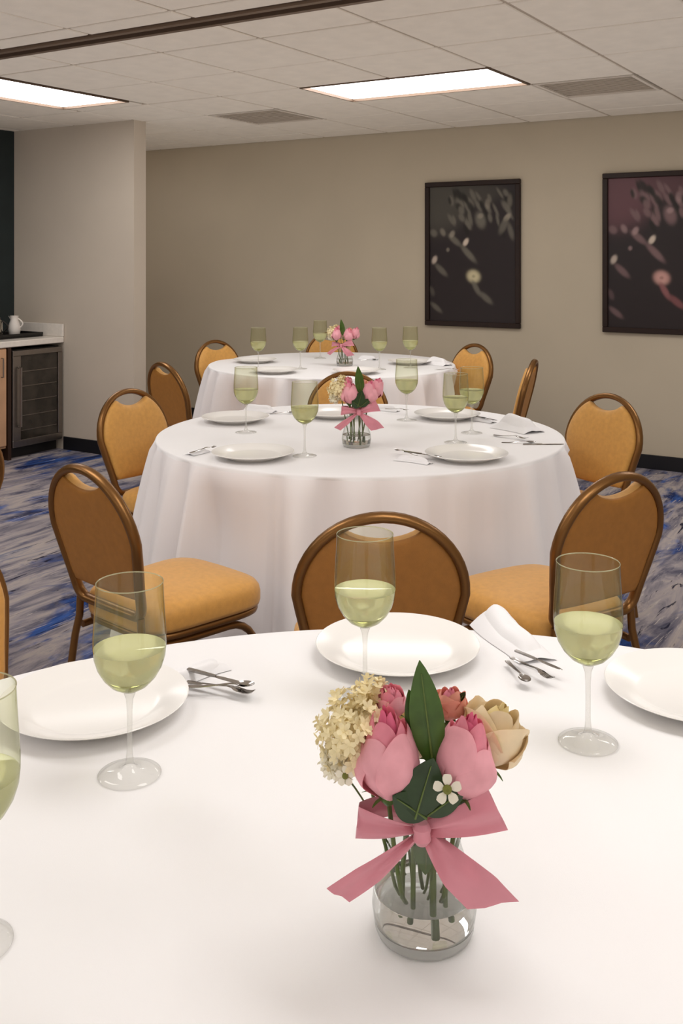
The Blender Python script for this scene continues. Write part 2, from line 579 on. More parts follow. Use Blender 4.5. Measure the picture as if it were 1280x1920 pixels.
for i, (u0, u1, v0, v1, lab) in enumerate(lights):
    if lab is None:
        lab = 'recessed rectangular ceiling light outside the picture above the room'
    t = thing('ceiling_light', lab, 'ceiling light', uv(u0, v0, CEIL), RA, 'ceiling lights')
    du, dv = u1 - u0, v1 - v0
    f = MB()
    e = .013
    for (a, b_, c, d) in ((0, du, 0, e), (0, du, dv - e, dv), (0, e, e, dv - e), (du - e, du, e, dv - e)):
        f.box(a, b_, c, d, -.004, .05)
    f.box(0, du, 0, dv, .05, .06)
    f.build('light_frame', M['track'], t, smooth=False)
    MB().bbox(e + .001, du - e - .001, e + .001, dv - e - .001, .012, .030, .003).build('diffuser', M['lamp'], t, smooth=False)
    if v0 < gv[0]:
        t.location.z = CEIL - .062
for (u0, u1, v0, v1, lab) in vents:
    t = thing('ceiling_vent', lab, 'vent', uv(u0, v0, CEIL), RA)
    d = u1 - u0
    f = MB()
    e = .03
    for (a, b_, c, g) in ((0.01, d - .01, 0.01, e), (0.01, d - .01, d - e, d - .01), (0.01, e, e, d - e), (d - e, d - .01, e, d - e)):
        f.box(a, b_, c, g, -.003, .015)
    f.build('vent_frame', M['vent'], t, smooth=False)
    n = 14
    for k in range(n):
        x = e + (d - 2 * e) * (k + .5) / n
        MB().add([(e, x - .014, .0), (d - e, x - .014, .0), (d - e, x + .012, .014), (e, x + .012, .014), (e, x - .014, .003), (d - e, x - .014, .003), (d - e, x + .012, .017), (e, x + .012, .017)],
                 [(3, 2, 1, 0), (4, 5, 6, 7), (0, 1, 5, 4), (1, 2, 6, 5), (2, 3, 7, 6), (3, 0, 4, 7)]).build('vent_slat', M['vent'], t, smooth=False)
    MB().box(e, d - e, e, d - e, .03, .035).build('vent_backing', M['vent'], t, smooth=False)

# ------------------------------------------------------------------ pictures on the back wall


def wall_hit(px, py):
    d = Vector(((px - CX) / F, 1, -(py - HY) / F))
    s = V1 / d.dot(VR)
    p = Vector((0, 0, EYE)) + d * s
    return p.dot(UR), p.z


def print_colour(x, y, tint):
    """the print: x, y in 0..1 from its lower left; a dark ground with pale slanting figures"""
    r2 = random.Random(3)
    col = [0.016, 0.010, 0.011]

    def blob(cx, cy, sx, sy, ang, c, amt):
        dx, dy = (x - cx), (y - cy) * 1.55
        a = math.radians(ang)
        u_, v_ = dx * math.cos(a) + dy * math.sin(a), -dx * math.sin(a) + dy * math.cos(a)
        g = math.exp(-((u_ / sx) ** 2 + (v_ / sy) ** 2) ** 2.4) * amt
        for k in range(3):
            col[k] += (c[k] - col[k]) * g
    haze = (0.060, 0.053, 0.042) if not tint else (0.115, 0.047, 0.055)
    pale = (0.30, 0.26, 0.20) if not tint else (0.38, 0.25, 0.24)
    dim = (0.13, 0.115, 0.09) if not tint else (0.17, 0.10, 0.10)
    blob(0.10, 0.88, 0.36, 0.36, 0, haze, 1.0)
    blob(0.45, 0.95, 0.4, 0.16, 0, haze, 0.7)
    for k in range(42):
        t = r2.random()
        q = r2.random()
        cx, cy = 0.24 + .72 * q, 0.66 + .30 * t
        if cx + (cy - .6) * 1.0 < .38:
            continue
        dark = r2.random() < .45
        blob(cx, cy, .016 + .02 * r2.random(), .045 + .05 * r2.random(), 10 + 25 * r2.random(), (0.008, 0.006, 0.004) if dark else dim, 0.9)
    for (cx, cy, sx, sy, an, c, am) in (
            (.60, .745, .060, .10, 15, dim, 1), (.60, .775, .035, .030, 30, pale, .6), (.90, .76, .030, .055, -38, pale, .9), (.86, .70, .04, .10, -25, dim, .8), (.94, .66, .03, .1, 15, dim, .8),
            (.68, .86, .03, .06, 5, pale, .45), (.93, .88, .03, .08, 0, pale, .35),
            (.43, .585, .028, .050, -28, (0.55, .45, .36), 1), (.46, .50, .035, .13, 42, dim, 1), (.30, .60, .035, .10, 48, dim, .9), (.27, .645, .03, .045, -25, pale, .7), (.16, .66, .03, .05, 25, pale, .5),
            (.05, .655, .04, .05, 40, dim, .9), (.22, .53, .02, .025, 0, pale, .5),
            (.06, .455, .030, .050, -22, (0.42, .34, .28), 1), (.14, .38, .034, .10, 45, dim, .8),
            (.03, .22, .03, .06, 20, dim, .4), (.08, .10, .03, .09, 50, dim, .7),
            (.52, .335, .080, .072, -30, (0.52, .45, .28) if not tint else (.50, .27, .23), 1), (.52, .335, .020, .018, 0, (0.30, .26, .16) if not tint else (.30, .15, .13), .8),
            (.55, .25, .030, .10, 28, dim if not tint else (.24, .09, .09), .9), (.66, .18, .035, .10, 48, dim if not tint else (.20, .07, .07), .8)):
        blob(cx, cy, sx, sy, an, c, am)
    return col


def picture(px0, px1, pyt, pyb, label, tint, wide=None):
    ua, zt = wall_hit(px0, pyt)
    _, zb = wall_hit(px0, pyb)
    ub = wall_hit(px1, pyt)[0] if wide is None else ua + wide
    W, H = ub - ua, zt - zb
    t = thing('framed_picture', label, 'picture', uv(ua + W / 2, V1 - .002, (zt + zb) / 2), RA, 'dark prints on the back wall')
    fr = .038
    th = .03
    f = MB()
    for (x0, x1, z0, z1) in ((-W / 2, W / 2, H / 2 - fr, H / 2), (-W / 2, W / 2, -H / 2, -H / 2 + fr), (-W / 2, -W / 2 + fr, -H / 2 + fr, H / 2 - fr), (W / 2 - fr, W / 2, -H / 2 + fr, H / 2 - fr)):
        f.bbox(x0, x1, -th, 0, z0, z1, .004)
    f.build('picture_frame', M['frame'], t, smooth=False)
    nx, nz = 90, 140
    iw, ih = W - 2 * fr + .004, H - 2 * fr + .004
    g = MB().grid(nx, nz, lambda i, j: (-iw / 2 + iw * i / (nx - 1), -.012, -ih / 2 + ih * j / (nz - 1)))
    m, nt, b, out = new_mat('photo_print')
    at_ = nt.nodes.new('ShaderNodeVertexColor')
    at_.layer_name = 'print'
    nt.links.new(at_.outputs[0], b.inputs['Base Color'])
    b.inputs['Roughness'].default_value = 0.45
    o = g.build('picture_print', m, t)
    ca = o.data.color_attributes.new('print', 'FLOAT_COLOR', 'POINT')
    for j in range(nz):
        for i in range(nx):
            ca.data[j * nx + i].color = (*print_colour(i / (nx - 1), j / (nz - 1), tint), 1)
    MB().box(-W / 2 + .01, W / 2 - .01, -.009, 0, -H / 2 + .01, H / 2 - .01).build('picture_backing', M['frame'], t, smooth=False)
    return W


pw = picture(799, 977, 343, 609, 'black framed dark grey print on the beige wall, the left one of two', False)
picture(1131, 0, 326, 622, 'black framed dark maroon tinted print cut by the right picture edge', True, wide=pw)

# ------------------------------------------------------------------ counter corner at the left
cu = -5.98
CT = 0.878
c0 = 2.2
t = thing('counter_top', 'pale stone counter top with small backsplash along the dark wall', 'counter', uv(cu, PV, CT), RA)
MB().bbox(U0 - cu + .002, 0, c0 - PV, -.002, -.045, 0, .005).build('slab', M['counter'], t, smooth=False)
MB().bbox(U0 - cu + .02, 0, -.022, -.002, .0005, .10, .003).build('backsplash', M['counter'], t, smooth=False)
t = thing('base_cabinet', 'light brown wooden base cabinet left of the small steel framed cooler', 'cabinet', uv(cu, 5.0, 0), RA)
MB().box(U0 - cu + .01, -.03, c0 - 5.0, -.03, .09, CT - .05).build('cabinet_body', M['cabinet'], t, smooth=False)
MB().box(U0 - cu + .01, -.004, -.03, 0, 0, CT - .05).build('gap_shade_panel', M['cabinet_gap_shade'], t, smooth=False)  # dark panel stands in for the shadow gap beside the cooler
MB().box(U0 - cu + .05, -.08, c0 - 5.0, -.03, 0, .09).build('toe_kick', M['black_trim'], t, smooth=False)
for k in range(4):
    a = -.04 - k * .62
    d = MB().bbox(-.029, -.008, a - .60, a, .11, CT - .055, .003).build('cabinet_door', M['cabinet'], t, smooth=False)
    MB().tube([(.0, a - .05, .62), (.018, a - .05, .62), (.018, a - .05, .76), (.0, a - .05, .76)], .005).build('door_handle', M['stainless'], d)
t = thing('wine_cooler', 'under counter drinks cooler with steel door frame and dark tinted glass', 'cooler', uv(cu, 5.012, 0), RA)
L = PV - 5.012 - .02
MB().box(U0 - cu + .03, -.045, .005, L, .09, CT - .07).build('cooler_body', M['black_plastic'], t, smooth=False)
MB().box(U0 - cu + .1, -.07, .005, L, .0, .09).build('kick_plate', M['black_plastic'], t, smooth=False)
dr = MB()
for (y0, y1, z0, z1) in ((.0, L, CT - .115, CT - .075), (.0, L, .085, .135), (.0, .075, .135, CT - .115), (L - .04, L, .135, CT - .115)):
    dr.bbox(-.045, 0, y0, y1, z0, z1, .003)
door = dr.build('cooler_door', M['stainless'], t, smooth=False)
MB().box(-.03, -.012, .075, L - .04, .135, CT - .115).build('cooler_glass', M['cooler_glass'], door, smooth=False)
MB().tube([(.002, .05, .24), (.03, .05, .24), (.03, .05, .68), (.002, .05, .68)], .009).build('door_handle', M['stainless'], door)
for k in range(5):
    z = .2 + k * .11
    MB().bbox(-.0115, -.008, .085, L - .05, z, z + .006, .001).build('shelf_edge', M['stainless'], door, smooth=False)

t = thing('serving_tray', 'flat black serving tray on the pale counter top', 'tray', uv(-6.30, 5.18, CT), RA)
b_ = MB()
b_.bbox(-.15, .15, -.30, .27, 0.001, .012, .004)
for (x0, x1, y0, y1) in ((-.15, .15, -.30, -.288), (-.15, .15, .258, .27), (-.15, -.138, -.288, .258), (.138, .15, -.288, .258)):
    b_.bbox(x0, x1, y0, y1, .0121, .034, .002)
b_.build('tray_body', M['black_plastic'], t, smooth=False)


def pitcher(name, label, cat, p, m, H, R, handle_dir):
    t = thing(name, label, cat, p, 0)
    MB().lathe([(0, 0), (R * .72, 0), (R * .9, H * .06), (R, H * .3), (R * .88, H * .55), (R * .62, H * .8), (R * .66, H * .95), (R * .72, H), (R * .64, H), (R * .55, H * .82), (0, H * .80)], 32).build('pitcher_body', m, t)
    MB().tube([(handle_dir * R * (.62 + .75 * math.sin(PI * k / 8)), 0, H * (.86 - .55 * k / 8)) for k in range(9)], .006).build('handle', m, t)
    MB().add([(-handle_dir * R * .6, .012, H * .9), (-handle_dir * R * .6, -.012, H * .9), (-handle_dir * R * 1.0, 0, H * 1.0), (-handle_dir * R * .6, 0, H * .75)], [(0, 1, 2), (0, 2, 3), (1, 3, 2), (0, 3, 1)]).build('spout', m, t)
    return t


pitcher('cream_pitcher', 'small white pitcher standing on the black serving tray', 'pitcher', uv(-6.32, 5.31, CT + .0125), M['white_ceramic'], .15, .048, 1)
t = thing('coffee_pot', 'shiny steel coffee pot with black lid at the left frame edge', 'coffee pot', uv(-6.33, 5.13, CT + .0125), 0)
MB().lathe([(0, 0), (.058, 0), (.062, .02), (.058, .11), (.045, .13), (0, .13)], 32).build('pot_body', M['chrome'], t)
MB().lathe([(.046, .1305), (.046, .145), (.02, .158), (.008, .16), (.01, .175), (0, .178)], 24).build('lid', M['black_plastic'], t)
MB().tube([(.06 + .04 * math.sin(PI * k / 8), 0, .12 - .09 * k / 8) for k in range(9)], .008).build('handle', M['black_plastic'], t)

# ------------------------------------------------------------------ where the chairs stand
chairs = [
    (150, 878, 42, 'gold banquet chair with its brown back to us, left of the middle table, nearest'),
    (717, 969, -2, 'gold banquet chair seen from behind, only its arched back above the front table edge'),
    (1164, 893, -32, 'gold banquet chair with its brown back to us, right of the middle table, nearest'),
    (238, 733, 124, 'gold banquet chair facing us at the far left of the middle table'),
    (303, 682, 50, 'gold banquet chair seen from behind, left of the farthest table, half hidden'),
    (401, 640, 132, 'gold banquet chair facing right at the far left of the farthest table'),
    (892, 647, -124, 'gold banquet chair facing left at the right of the farthest table'),
    (1002, 677, -72, 'gold banquet chair seen edge on from the side, right of the farthest table'),
    (1143, 742, -123, 'gold banquet chair facing us at the far right of the middle table'),
    (652, 700, 181, 'gold banquet chair facing us behind the flowers of the middle table'),
    (622, 624, 180, 'gold banquet chair facing us behind the flowers of the farthest table'),
    (-70, 814, -60, 'brown chair back cut by the left frame edge, below the cabinet'),
    (-162, 998, 122, 'gold chair back cut by the left frame edge at the nearest table'),
]


def chair_pose(px, py, deg):
    """px, py: where the top of the hoop stands; deg: heading, 0 away from the camera, 90 to the right"""
    Y = (EYE - .898) * F / (py - HY)
    X = (px - CX) / F * Y
    a = math.radians(deg)
    return X + math.sin(a) * .305, Y + math.cos(a) * .305, -a


POSES = [chair_pose(*c[:3]) for c in chairs]

# ------------------------------------------------------------------ tables and their cloths
TZ = 0.77


def round_table(cx, cy, R, lab_t, lab_c, seed):
    t = thing('round_table', lab_t, 'table', (cx, cy, 0))
    n = 64
    MB().lathe([(0, .735), (R - .02, .735), (R - .015, .74), (R - .015, .758), (R - .02, .763), (0, .763)], n).build('tabletop', M['table_wood'], t)
    for k in range(4):
        a = PI / 4 + k * PI / 2
        x, y = R * .55 * math.cos(a), R * .55 * math.sin(a)
        MB().tube([(x, y, .735), (x * 1.08, y * 1.08, .0)], .014).build('leg', M['table_leg'], t)
    r2 = random.Random(seed)
    ph = [r2.random() * 6.28 for _ in range(6)]
    N = 420
    rows = [(R * q, TZ, 0.0) for q in (0.02, .2, .4, .6, .8, .92, .97)]
    rows += [(R - .006, TZ - .0002, 0), (R - .002, TZ - .002, 0), (R, TZ - .006, 0), (R + .002, TZ - .014, .06)]
    drop = [.04, .08, .14, .2, .28, .36, .44, .52, .6, .68, .735, TZ - .004]
    rows += [(R + .004 + .105 * (d / TZ) ** .9, TZ - d, max(.16, (d / TZ) ** .6)) for d in drop]

    def fold(a):
        q = math.cos(29 * a + 1.8 * math.sin(3 * a + ph[0]) + ph[1])
        q = (abs(q) ** .7) * (1 if q > 0 else -1)
        return .60 * q + .32 * math.cos(37 * a + 2.1 * math.sin(2 * a + ph[2]) + ph[3]) + .25 * math.cos(11 * a + ph[4])

    # chairs pushed in under the table push the hanging cloth inwards
    near = [p for p in POSES if (p[0] - cx) ** 2 + (p[1] - cy) ** 2 < (R + .65) ** 2]
    push = [0.0] * N
    for i in range(N):
        a = 2 * PI * i / N
        r = R + .16
        for _ in range(60):
            x, y = cx + r * math.cos(a), cy + r * math.sin(a)
            hit = False
            for (qx, qy, rz) in near:
                dx, dy = x - qx, y - qy
                lx, ly = dx * math.cos(rz) + dy * math.sin(rz), -dx * math.sin(rz) + dy * math.cos(rz)
                if abs(lx) < .245 and -.30 < ly < .285:
                    hit = True
            if not hit:
                break
            r -= .01
        push[i] = R + .16 - r
    wide = [max(push[(i + k) % N] for k in range(-2, 3)) for i in range(N)]
    push = [sum(wide[(i + k) % N] for k in range(-3, 4)) / 7 for i in range(N)]

    def pt(i, j):
        a = 2 * PI * i / N
        r, z, amp = rows[j]
        r += fold(a + .03 * amp * math.sin(5 * a)) * .085 * amp * (1 if push[i] < .02 else .4)
        r -= push[i] * min(1.0, max(0.0, (.728 - z) / .19))
        return (r * math.cos(a), r * math.sin(a), z)
    c = thing('tablecloth', lab_c, 'tablecloth', (cx, cy, 0))
    k = 11
    top = MB().grid(N, k, pt, closed_u=True)
    top.add([pt(i, 0) for i in range(N)], [tuple(range(N))])
    top.build('cloth_top', M['cloth'], c, angle=60)
    sk = MB().grid(N, len(rows) - k + 1, lambda i, j: pt(i, j + k - 1), closed_u=True)
    sk.build('cloth_drape', M['skirt'], c, angle=70)
    return t, c


T1 = (0.093, 0.890, 1.090)
T2 = (0.075, 4.165, 0.835)
T3 = (-0.066, 6.86, 0.84)
round_table(*T1, 'round folding table under the nearest white cloth', 'white cloth on the nearest table, bare and bright in the foreground', 3)
round_table(*T2, 'round folding table under the white cloth in the middle of the room', 'white floor length cloth with soft folds on the middle table', 11)
round_table(*T3, 'round folding table under the white cloth nearest the back wall', 'white floor length cloth on the farthest table by the wall', 23)

# ------------------------------------------------------------------ chairs
HW, SC = .200, .235                                      # hoop half width and height of the centre of its arch
TILT = math.radians(14)


def hoop_pt(x, s, off=0.0):
    return Vector((x, -.20 - s * math.sin(TILT) + off * math.cos(TILT), .475 + s * math.cos(TILT) + off * math.sin(TILT)))


def hoop_outline(inset=0.0):
    """closed outline of the back in its plane, counter-clockwise from the bottom centre"""
    right = [(0, 0), (.06, 0), (.11, .001)]
    for k in range(1, 7):                                # lower corner
        a = -PI / 2 + PI / 2 * k / 6 * .93
        right.append((.115 + .045 * math.cos(a), .048 + .048 * math.sin(a)))
    right += [(.168, .09), (.180, .14), (.191, .19)]
    arch = [(HW * math.cos(PI * k / 24), SC + HW * math.sin(PI * k / 24)) for k in range(0, 25)]
    left = [(-x, y) for x, y in reversed(right[1:])]
    pts = right + arch + left
    if inset:
        out = []
        n = len(pts)
        for i in range(n):
            a, b_ = Vector((*pts[i - 1], 0)), Vector((*pts[(i + 1) % n], 0))
            tdir = (b_ - a).normalized()
            nrm = Vector((-tdir.y, tdir.x, 0))
            out.append((pts[i][0] + nrm.x * inset, pts[i][1] + nrm.y * inset))
        return out
    return pts


def panel_outline():
    """the upholstered panel: follows the hoop, stops short at the bottom and dips under the hand hole at the top"""
    xh = .093
    sb = .062
    ins = .010
    pts = []
    for k in range(9):
        x = -.150 + .300 * k / 8
        pts.append((x, sb - .004 * (1 - (x / .15) ** 2)))
    pts += [(.166 - ins + .004, .085), (.180 - ins, .14), (.191 - ins, .19)]
    r = HW - ins
    a1 = math.acos(xh / r)
    for k in range(10):
        a = a1 * k / 9
        pts.append((r * math.cos(a), SC + r * math.sin(a)))
    top = SC + r * math.sin(a1)
    for k in range(1, 12):
        x = xh - 2 * xh * k / 12
        pts.append((x, top - .030 * (1 - (x / xh) ** 2) ** .8))
    for k in range(9, -1, -1):
        a = a1 * k / 9
        pts.append((-r * math.cos(a), SC + r * math.sin(a)))
    pts += [(-(.191 - ins), .19), (-(.180 - ins), .14), (-(.166 - ins + .004), .085)]
    return pts


def make_chair(label):
    t = thing('banquet_chair', label, 'chair', group='gold banquet chairs')
    P = [hoop_pt(x, s) for x, s in hoop_outline()]
    MB().tube(P, .0125, 10, closed=True, flat=1.35).build('back_frame', M['bronze'], t, angle=60)
    O = panel_outline()
    cx, cs = 0, .225
    n = len(O)

    def rings(side):
        out = []
        for q, h in ((1.0, .0), (1.0, .45), (.975, .72), (.93, .86), (.8, .96), (.55, 1.0), (.25, 1.0), (0.02, 1.0)):
            out.append([hoop_pt(cx + (x - cx) * q, cs + (s - cs) * q, side * h) for x, s in O])
        return out
    R_ = rings(.036)
    MB().grid(n, len(R_), lambda i, j: R_[j][i], closed_u=True).add(R_[-1], [tuple(range(n))]).build('backrest', M['gold_fabric'], t, angle=70)
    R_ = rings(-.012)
    MB().grid(n, len(R_), lambda i, j: R_[j][n - 1 - i], closed_u=True).add(R_[-1], [tuple(range(n - 1, -1, -1))]).build('back_panel', M['rear_fabric_shaded'], t, angle=70)
    # seat cushion
    so = []
    for k in range(56):
        a = 2 * PI * k / 56
        c, s = math.cos(a), math.sin(a)
        e = .42
        x = math.copysign(abs(c) ** e, c)
        y = math.copysign(abs(s) ** e, s)
        wid = .205 + .018 * y
        so.append((x * wid, .025 + y * .220 + .014 * (1 - x * x) * (1 if y > 0 else 0)))
    sr = []
    for q, z in ((.90, .422), (.985, .424), (1.0, .436), (1.0, .462), (.985, .478), (.95, .490), (.86, .500), (.6, .508), (.3, .511), (.02, .511)):
        sr.append([(x * q, .025 + (y - .025) * q, z) for x, y in so])
    sc_ = MB().grid(56, len(sr), lambda i, j: sr[j][i], closed_u=True)
    sc_.add(sr[0], [tuple(range(55, -1, -1))])
    sc_.add(sr[-1], [tuple(range(56))])
    sc_.build('seat', M['gold_fabric'], t, angle=75)
    fr = [(x * .93, .025 + (y - .025) * .93, .410) for x, y in so]
    MB().tube(fr, .0115, 8, closed=True).build('seat_frame', M['bronze'], t, angle=60)
    for sd in (-1, 1):
        a0 = Vector((sd * .150, -.205, .478))
        MB().tube([a0, a0 + Vector((sd * .004, .0, -.06)), (sd * .162, -.215, .36), (sd * .178, -.262, .0)], .0115, 8).build('leg', M['bronze'], t, angle=60)
        p = [(sd * .160, -.19, .385), (sd * .178, .05, .383)]
        for k in range(7):
            a = PI / 2 * k / 6
            p.append((sd * (.18 + .004 * k / 6), .10 + .11 * math.sin(a), .272 + .110 * math.cos(a)))
        p.append((sd * .196, .222, .0))
        MB().tube(p, .0115, 8).build('leg', M['bronze'], t, angle=60)
    return t


proto = None
for (px, py, dg, lab) in chairs:
    if proto is None:
        proto = ch = make_chair(lab)
    else:
        ch = dup(proto)
        ch['label'] = lab
    x, y, rz = chair_pose(px, py, dg)
    ch.location = (x, y, 0)
    ch.rotation_euler.z = rz

# ------------------------------------------------------------------ plates
PZ = TZ + .0005


def make_plate():
    t = MB().lathe([(0, .004), (.078, .004), (.080, 0), (.086, 0), (.088, .004), (.108, .010), (.140, .0205), (.1485, .0235), (.150, .0250), (.1487, .0262), (.142, .0248), (.112, .0155), (.104, .0115), (.095, .0095), (0, .0090)], 72).build('dinner_plate', M['china'], angle=50)
    return t


plates = [
    (177, 1310, 'white dinner plate at the left of the nearest table'),
    (745, 1209, 'white dinner plate at the far edge of the nearest table, behind the bouquet'),
    (1308, 1288, 'white dinner plate cut by the right frame edge on the nearest table'),
    (474, 848, 'white dinner plate at the front left of the middle table'),
    (874, 850, 'white dinner plate at the front right of the middle table'),
    (441, 782, 'white dinner plate at the back left of the middle table'),
    (838, 776, 'white dinner plate at the back right of the middle table, behind wine glasses'),
    (626, 773, 'white dinner plate at the back of the middle table, behind its flowers'),
    (478, 674, 'white dinner plate at the back left of the farthest table'),
    (515, 693, 'white dinner plate at the front left of the farthest table'),
    (668, 694, 'white dinner plate at the front centre of the farthest table'),
    (768, 677, 'white dinner plate at the right of the farthest table'),
]
pp = make_plate()
for i, (px, py, lab) in enumerate(plates):
    o = pp if i == 0 else pp.copy()
    if i:
        C.objects.link(o)
    p = on(px, py, TZ + .020)
    o.location = (p.x, p.y, PZ)
    tag(o, lab, 'plate', 'white dinner plates')

# ------------------------------------------------------------------ wine glasses


def make_glass():
    t = thing('wine_glass', '', 'glass', group='glasses of white wine')
    out = [(.0045, .117), (.014, .1195), (.026, .1265), (.037, .138), (.0452, .152), (.0498, .167), (.0513, .182), (.0510, .200), (.0497, .220), (.0480, .245), (.0468, .2710)]
    MB().lathe([(0, .1168)] + out, 48).build('bowl', M['glass_bowl'], t, angle=80)
    MB().lathe([(.0461, .2706), (.0468, .2716), (.0474, .2710), (.0470, .2700), (.0462, .2700), (.0461, .2706)], 48).build('rim', M['glass_rim'], t, angle=80)
    lv = .1790
    pr = [(0, .1178)]
    for r, z in out:
        if z < lv - .004:
            pr.append((max(r - .0009, .001), z + .0006))
    pr += [(.0503, lv - .0006), (.0505, lv + .0004), (.0494, lv), (0, lv)]
    wm = MB().lathe(pr, 48)
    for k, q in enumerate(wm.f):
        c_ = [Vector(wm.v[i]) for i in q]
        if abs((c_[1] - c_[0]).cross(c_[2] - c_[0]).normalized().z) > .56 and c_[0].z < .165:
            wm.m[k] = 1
    wm.build('wine', [M['wine'], M['wine_refract_dark']], t, angle=50)
    MB().lathe([(.0436, 0), (.0442, .0008), (.0440, .0018), (.034, .0032), (.020, .0055), (.010, .0095), (.0056, .017), (.0040, .032), (.0036, .060), (.0038, .090), (.0050, .106), (.0080, .1140), (.0088, .1166), (0, .1166)], 40).build('stem', M['glass_stem'], t, angle=80)
    return t


glasses = [
    (243, 1452, 'wine glass in front of the left plate on the nearest table'),
    (684, 1308, 'wine glass before the centre plate, its foot behind the bouquet'),
    (1102, 1392, 'wine glass left of the plate at the right frame edge, nearest table'),
    (-56, 1772, 'wine glass cut by the left frame edge, closest to the camera'),
    (461, 811, 'wine glass beside the back left plate of the middle table'),
    (571, 855, 'wine glass right of the front left plate of the middle table'),
    (762, 788, 'wine glass right of the flowers on the middle table'),
    (854, 830, 'wine glass behind the front right plate of the middle table'),
    (884, 812, 'wine glass at the right, beside the white napkin of the middle table'),
    (484, 693, 'leftmost wine glass on the farthest table'),
    (563, 692, 'second wine glass from the left on the farthest table'),
    (600, 672, 'wine glass half hidden left of the pink flowers on the farthest table'),
    (711, 693, 'wine glass just right of the flowers on the farthest table'),
    (769, 690, 'rightmost wine glass on the farthest table'),
]
gp = make_glass()
for i, (px, py, lab) in enumerate(glasses):
    o = gp if i == 0 else dup(gp)
    o['label'] = lab
    p = on(px, py, TZ)
    o.location = (p.x, p.y, PZ)
    o.rotation_euler.z = rnd.random() * 6

# ------------------------------------------------------------------ cutlery and napkins


def strip(mb, pts, widths, th, zs):
    """flat bar of varying width along +x, thickness th, following the height list zs"""
    n = len(pts)
    vs = []
    for x, wd, z in zip(pts, widths, zs):
        vs += [(x, -wd, z), (x, wd, z), (x, wd * .8, z + th), (x, -wd * .8, z + th)]
    fs = []
    for i in range(n - 1):
        for k in range(4):
            q = (k + 1) % 4
            fs.append((i * 4 + k, i * 4 + q, (i + 1) * 4 + q, (i + 1) * 4 + k))
    fs += [(3, 2, 1, 0), tuple((n - 1) * 4 + k for k in range(4))]
    return mb.add(vs, fs)


def make_fork():
    t = thing('fork', '', 'fork')
    m = MB()
    strip(m, [0, .01, .04, .09, .12, .135], [.007, .009, .007, .004, .0035, .006], .0022, [0, 0, .001, .006, .010, .010])
    strip(m, [.134, .145, .155], [.006, .012, .0125], .002, [.010, .008, .006])
    m.build('fork_handle', M['steel'], t)
    for k in range(4):
        y = -.0095 + .0063 * k
        q = MB()
        strip(q, [.154, .170, .185, .195], [.0022, .002, .0017, .0008], .0018, [.006, .004, .005, .009])
        q.v = [(a, b_ + y, c) for a, b_, c in q.v]
        q.build('tine', M['steel'], t)
    return t


def make_spoon():
    t = thing('spoon', '', 'spoon')
    m = MB()
    strip(m, [0, .01, .04, .09, .12, .138], [.007, .009, .007, .004, .0035, .005], .0022, [0, 0, .001, .006, .010, .010])
    m.build('spoon_handle', M['steel'], t)
    q = MB()
    for (sg, of) in ((1, .0), (-1, .0012)):
        q.grid(24, 7, lambda i, j: (.162 + .027 * math.cos(2 * PI * i / 24) * (j / 6 + .01), .0185 * math.sin(2 * PI * i / 24) * (j / 6 + .01), .0035 + .0075 * (j / 6) ** 2 + of), closed_u=True)
    q.build('spoon_bowl', M['steel'], t)
    return t


def make_knife():
    t = thing('knife', '', 'knife')
    m = MB()
    strip(m, [0, .008, .05, .09, .10], [.006, .008, .0075, .0055, .004], .005, [0, 0, 0, 0, 0])
    m.build('knife_handle', M['steel'], t)
    q = MB()
    strip(q, [.099, .12, .17, .20, .215], [.005, .008, .009, .006, .001], .0018, [.001] * 5)
    q.build('blade', M['steel'], t)
    return t


fk, spn, knf = make_fork(), make_spoon(), make_knife()
first = {'fork': fk, 'spoon': spn, 'knife': knf}
used = set()


def lay(kind, p, deg, lab, z=0.0, sc=1.0):
    o = first[kind] if kind not in used else dup(first[kind])
    used.add(kind)
    o.location = (p.x, p.y, TZ + .0006 + z)
    o.rotation_euler = (0, 0, math.radians(deg))
    o.scale = (sc, sc, sc)
    tag(o, lab, kind, 'cutlery on the tables')
    return o


def napkin(p, deg, L, W, H, lab, seed, peak=0.0):
    """a folded napkin: three soft layers wrapped over each other, tapering to one end"""
    t = thing('napkin', lab, 'napkin', (p.x, p.y, TZ + .0006), math.radians(deg), 'white napkins')
    r2 = random.Random(seed)
    for q in range(2):
        w_, l_ = W * (1 - .22 * q), L * (1 - .10 * q)
        ph = r2.random() * 6
        nx, ny = 20, 14

        def top(i, j):
            x, y = i / (nx - 1) - .5, j / (ny - 1) - .5
            tap = 1 - .25 * (x + .5) - .10 * q
            h = H * (.55 + .45 * q) * (1 - abs(2 * y) ** 3.2) * (1 - abs(2 * x) ** 6 * .7)
            h += .0025 * math.sin(9 * y + ph + 3 * x) * (1 - abs(2 * y)) + peak * max(0, -x) * (1 - abs(2 * y)) * .8
            return (x * l_ - L * .03 * q, y * w_ * tap + .004 * math.sin(5 * x + ph), max(h, 0) + .0008 + .001 * q)
        m = MB().grid(nx, ny, top)
        m.grid(nx, ny, lambda i, j: (top(i, j)[0], top(i, j)[1], .0002 + .001 * q))
        m.build('napkin_fold', M['napkin'], t, angle=70)
    return t


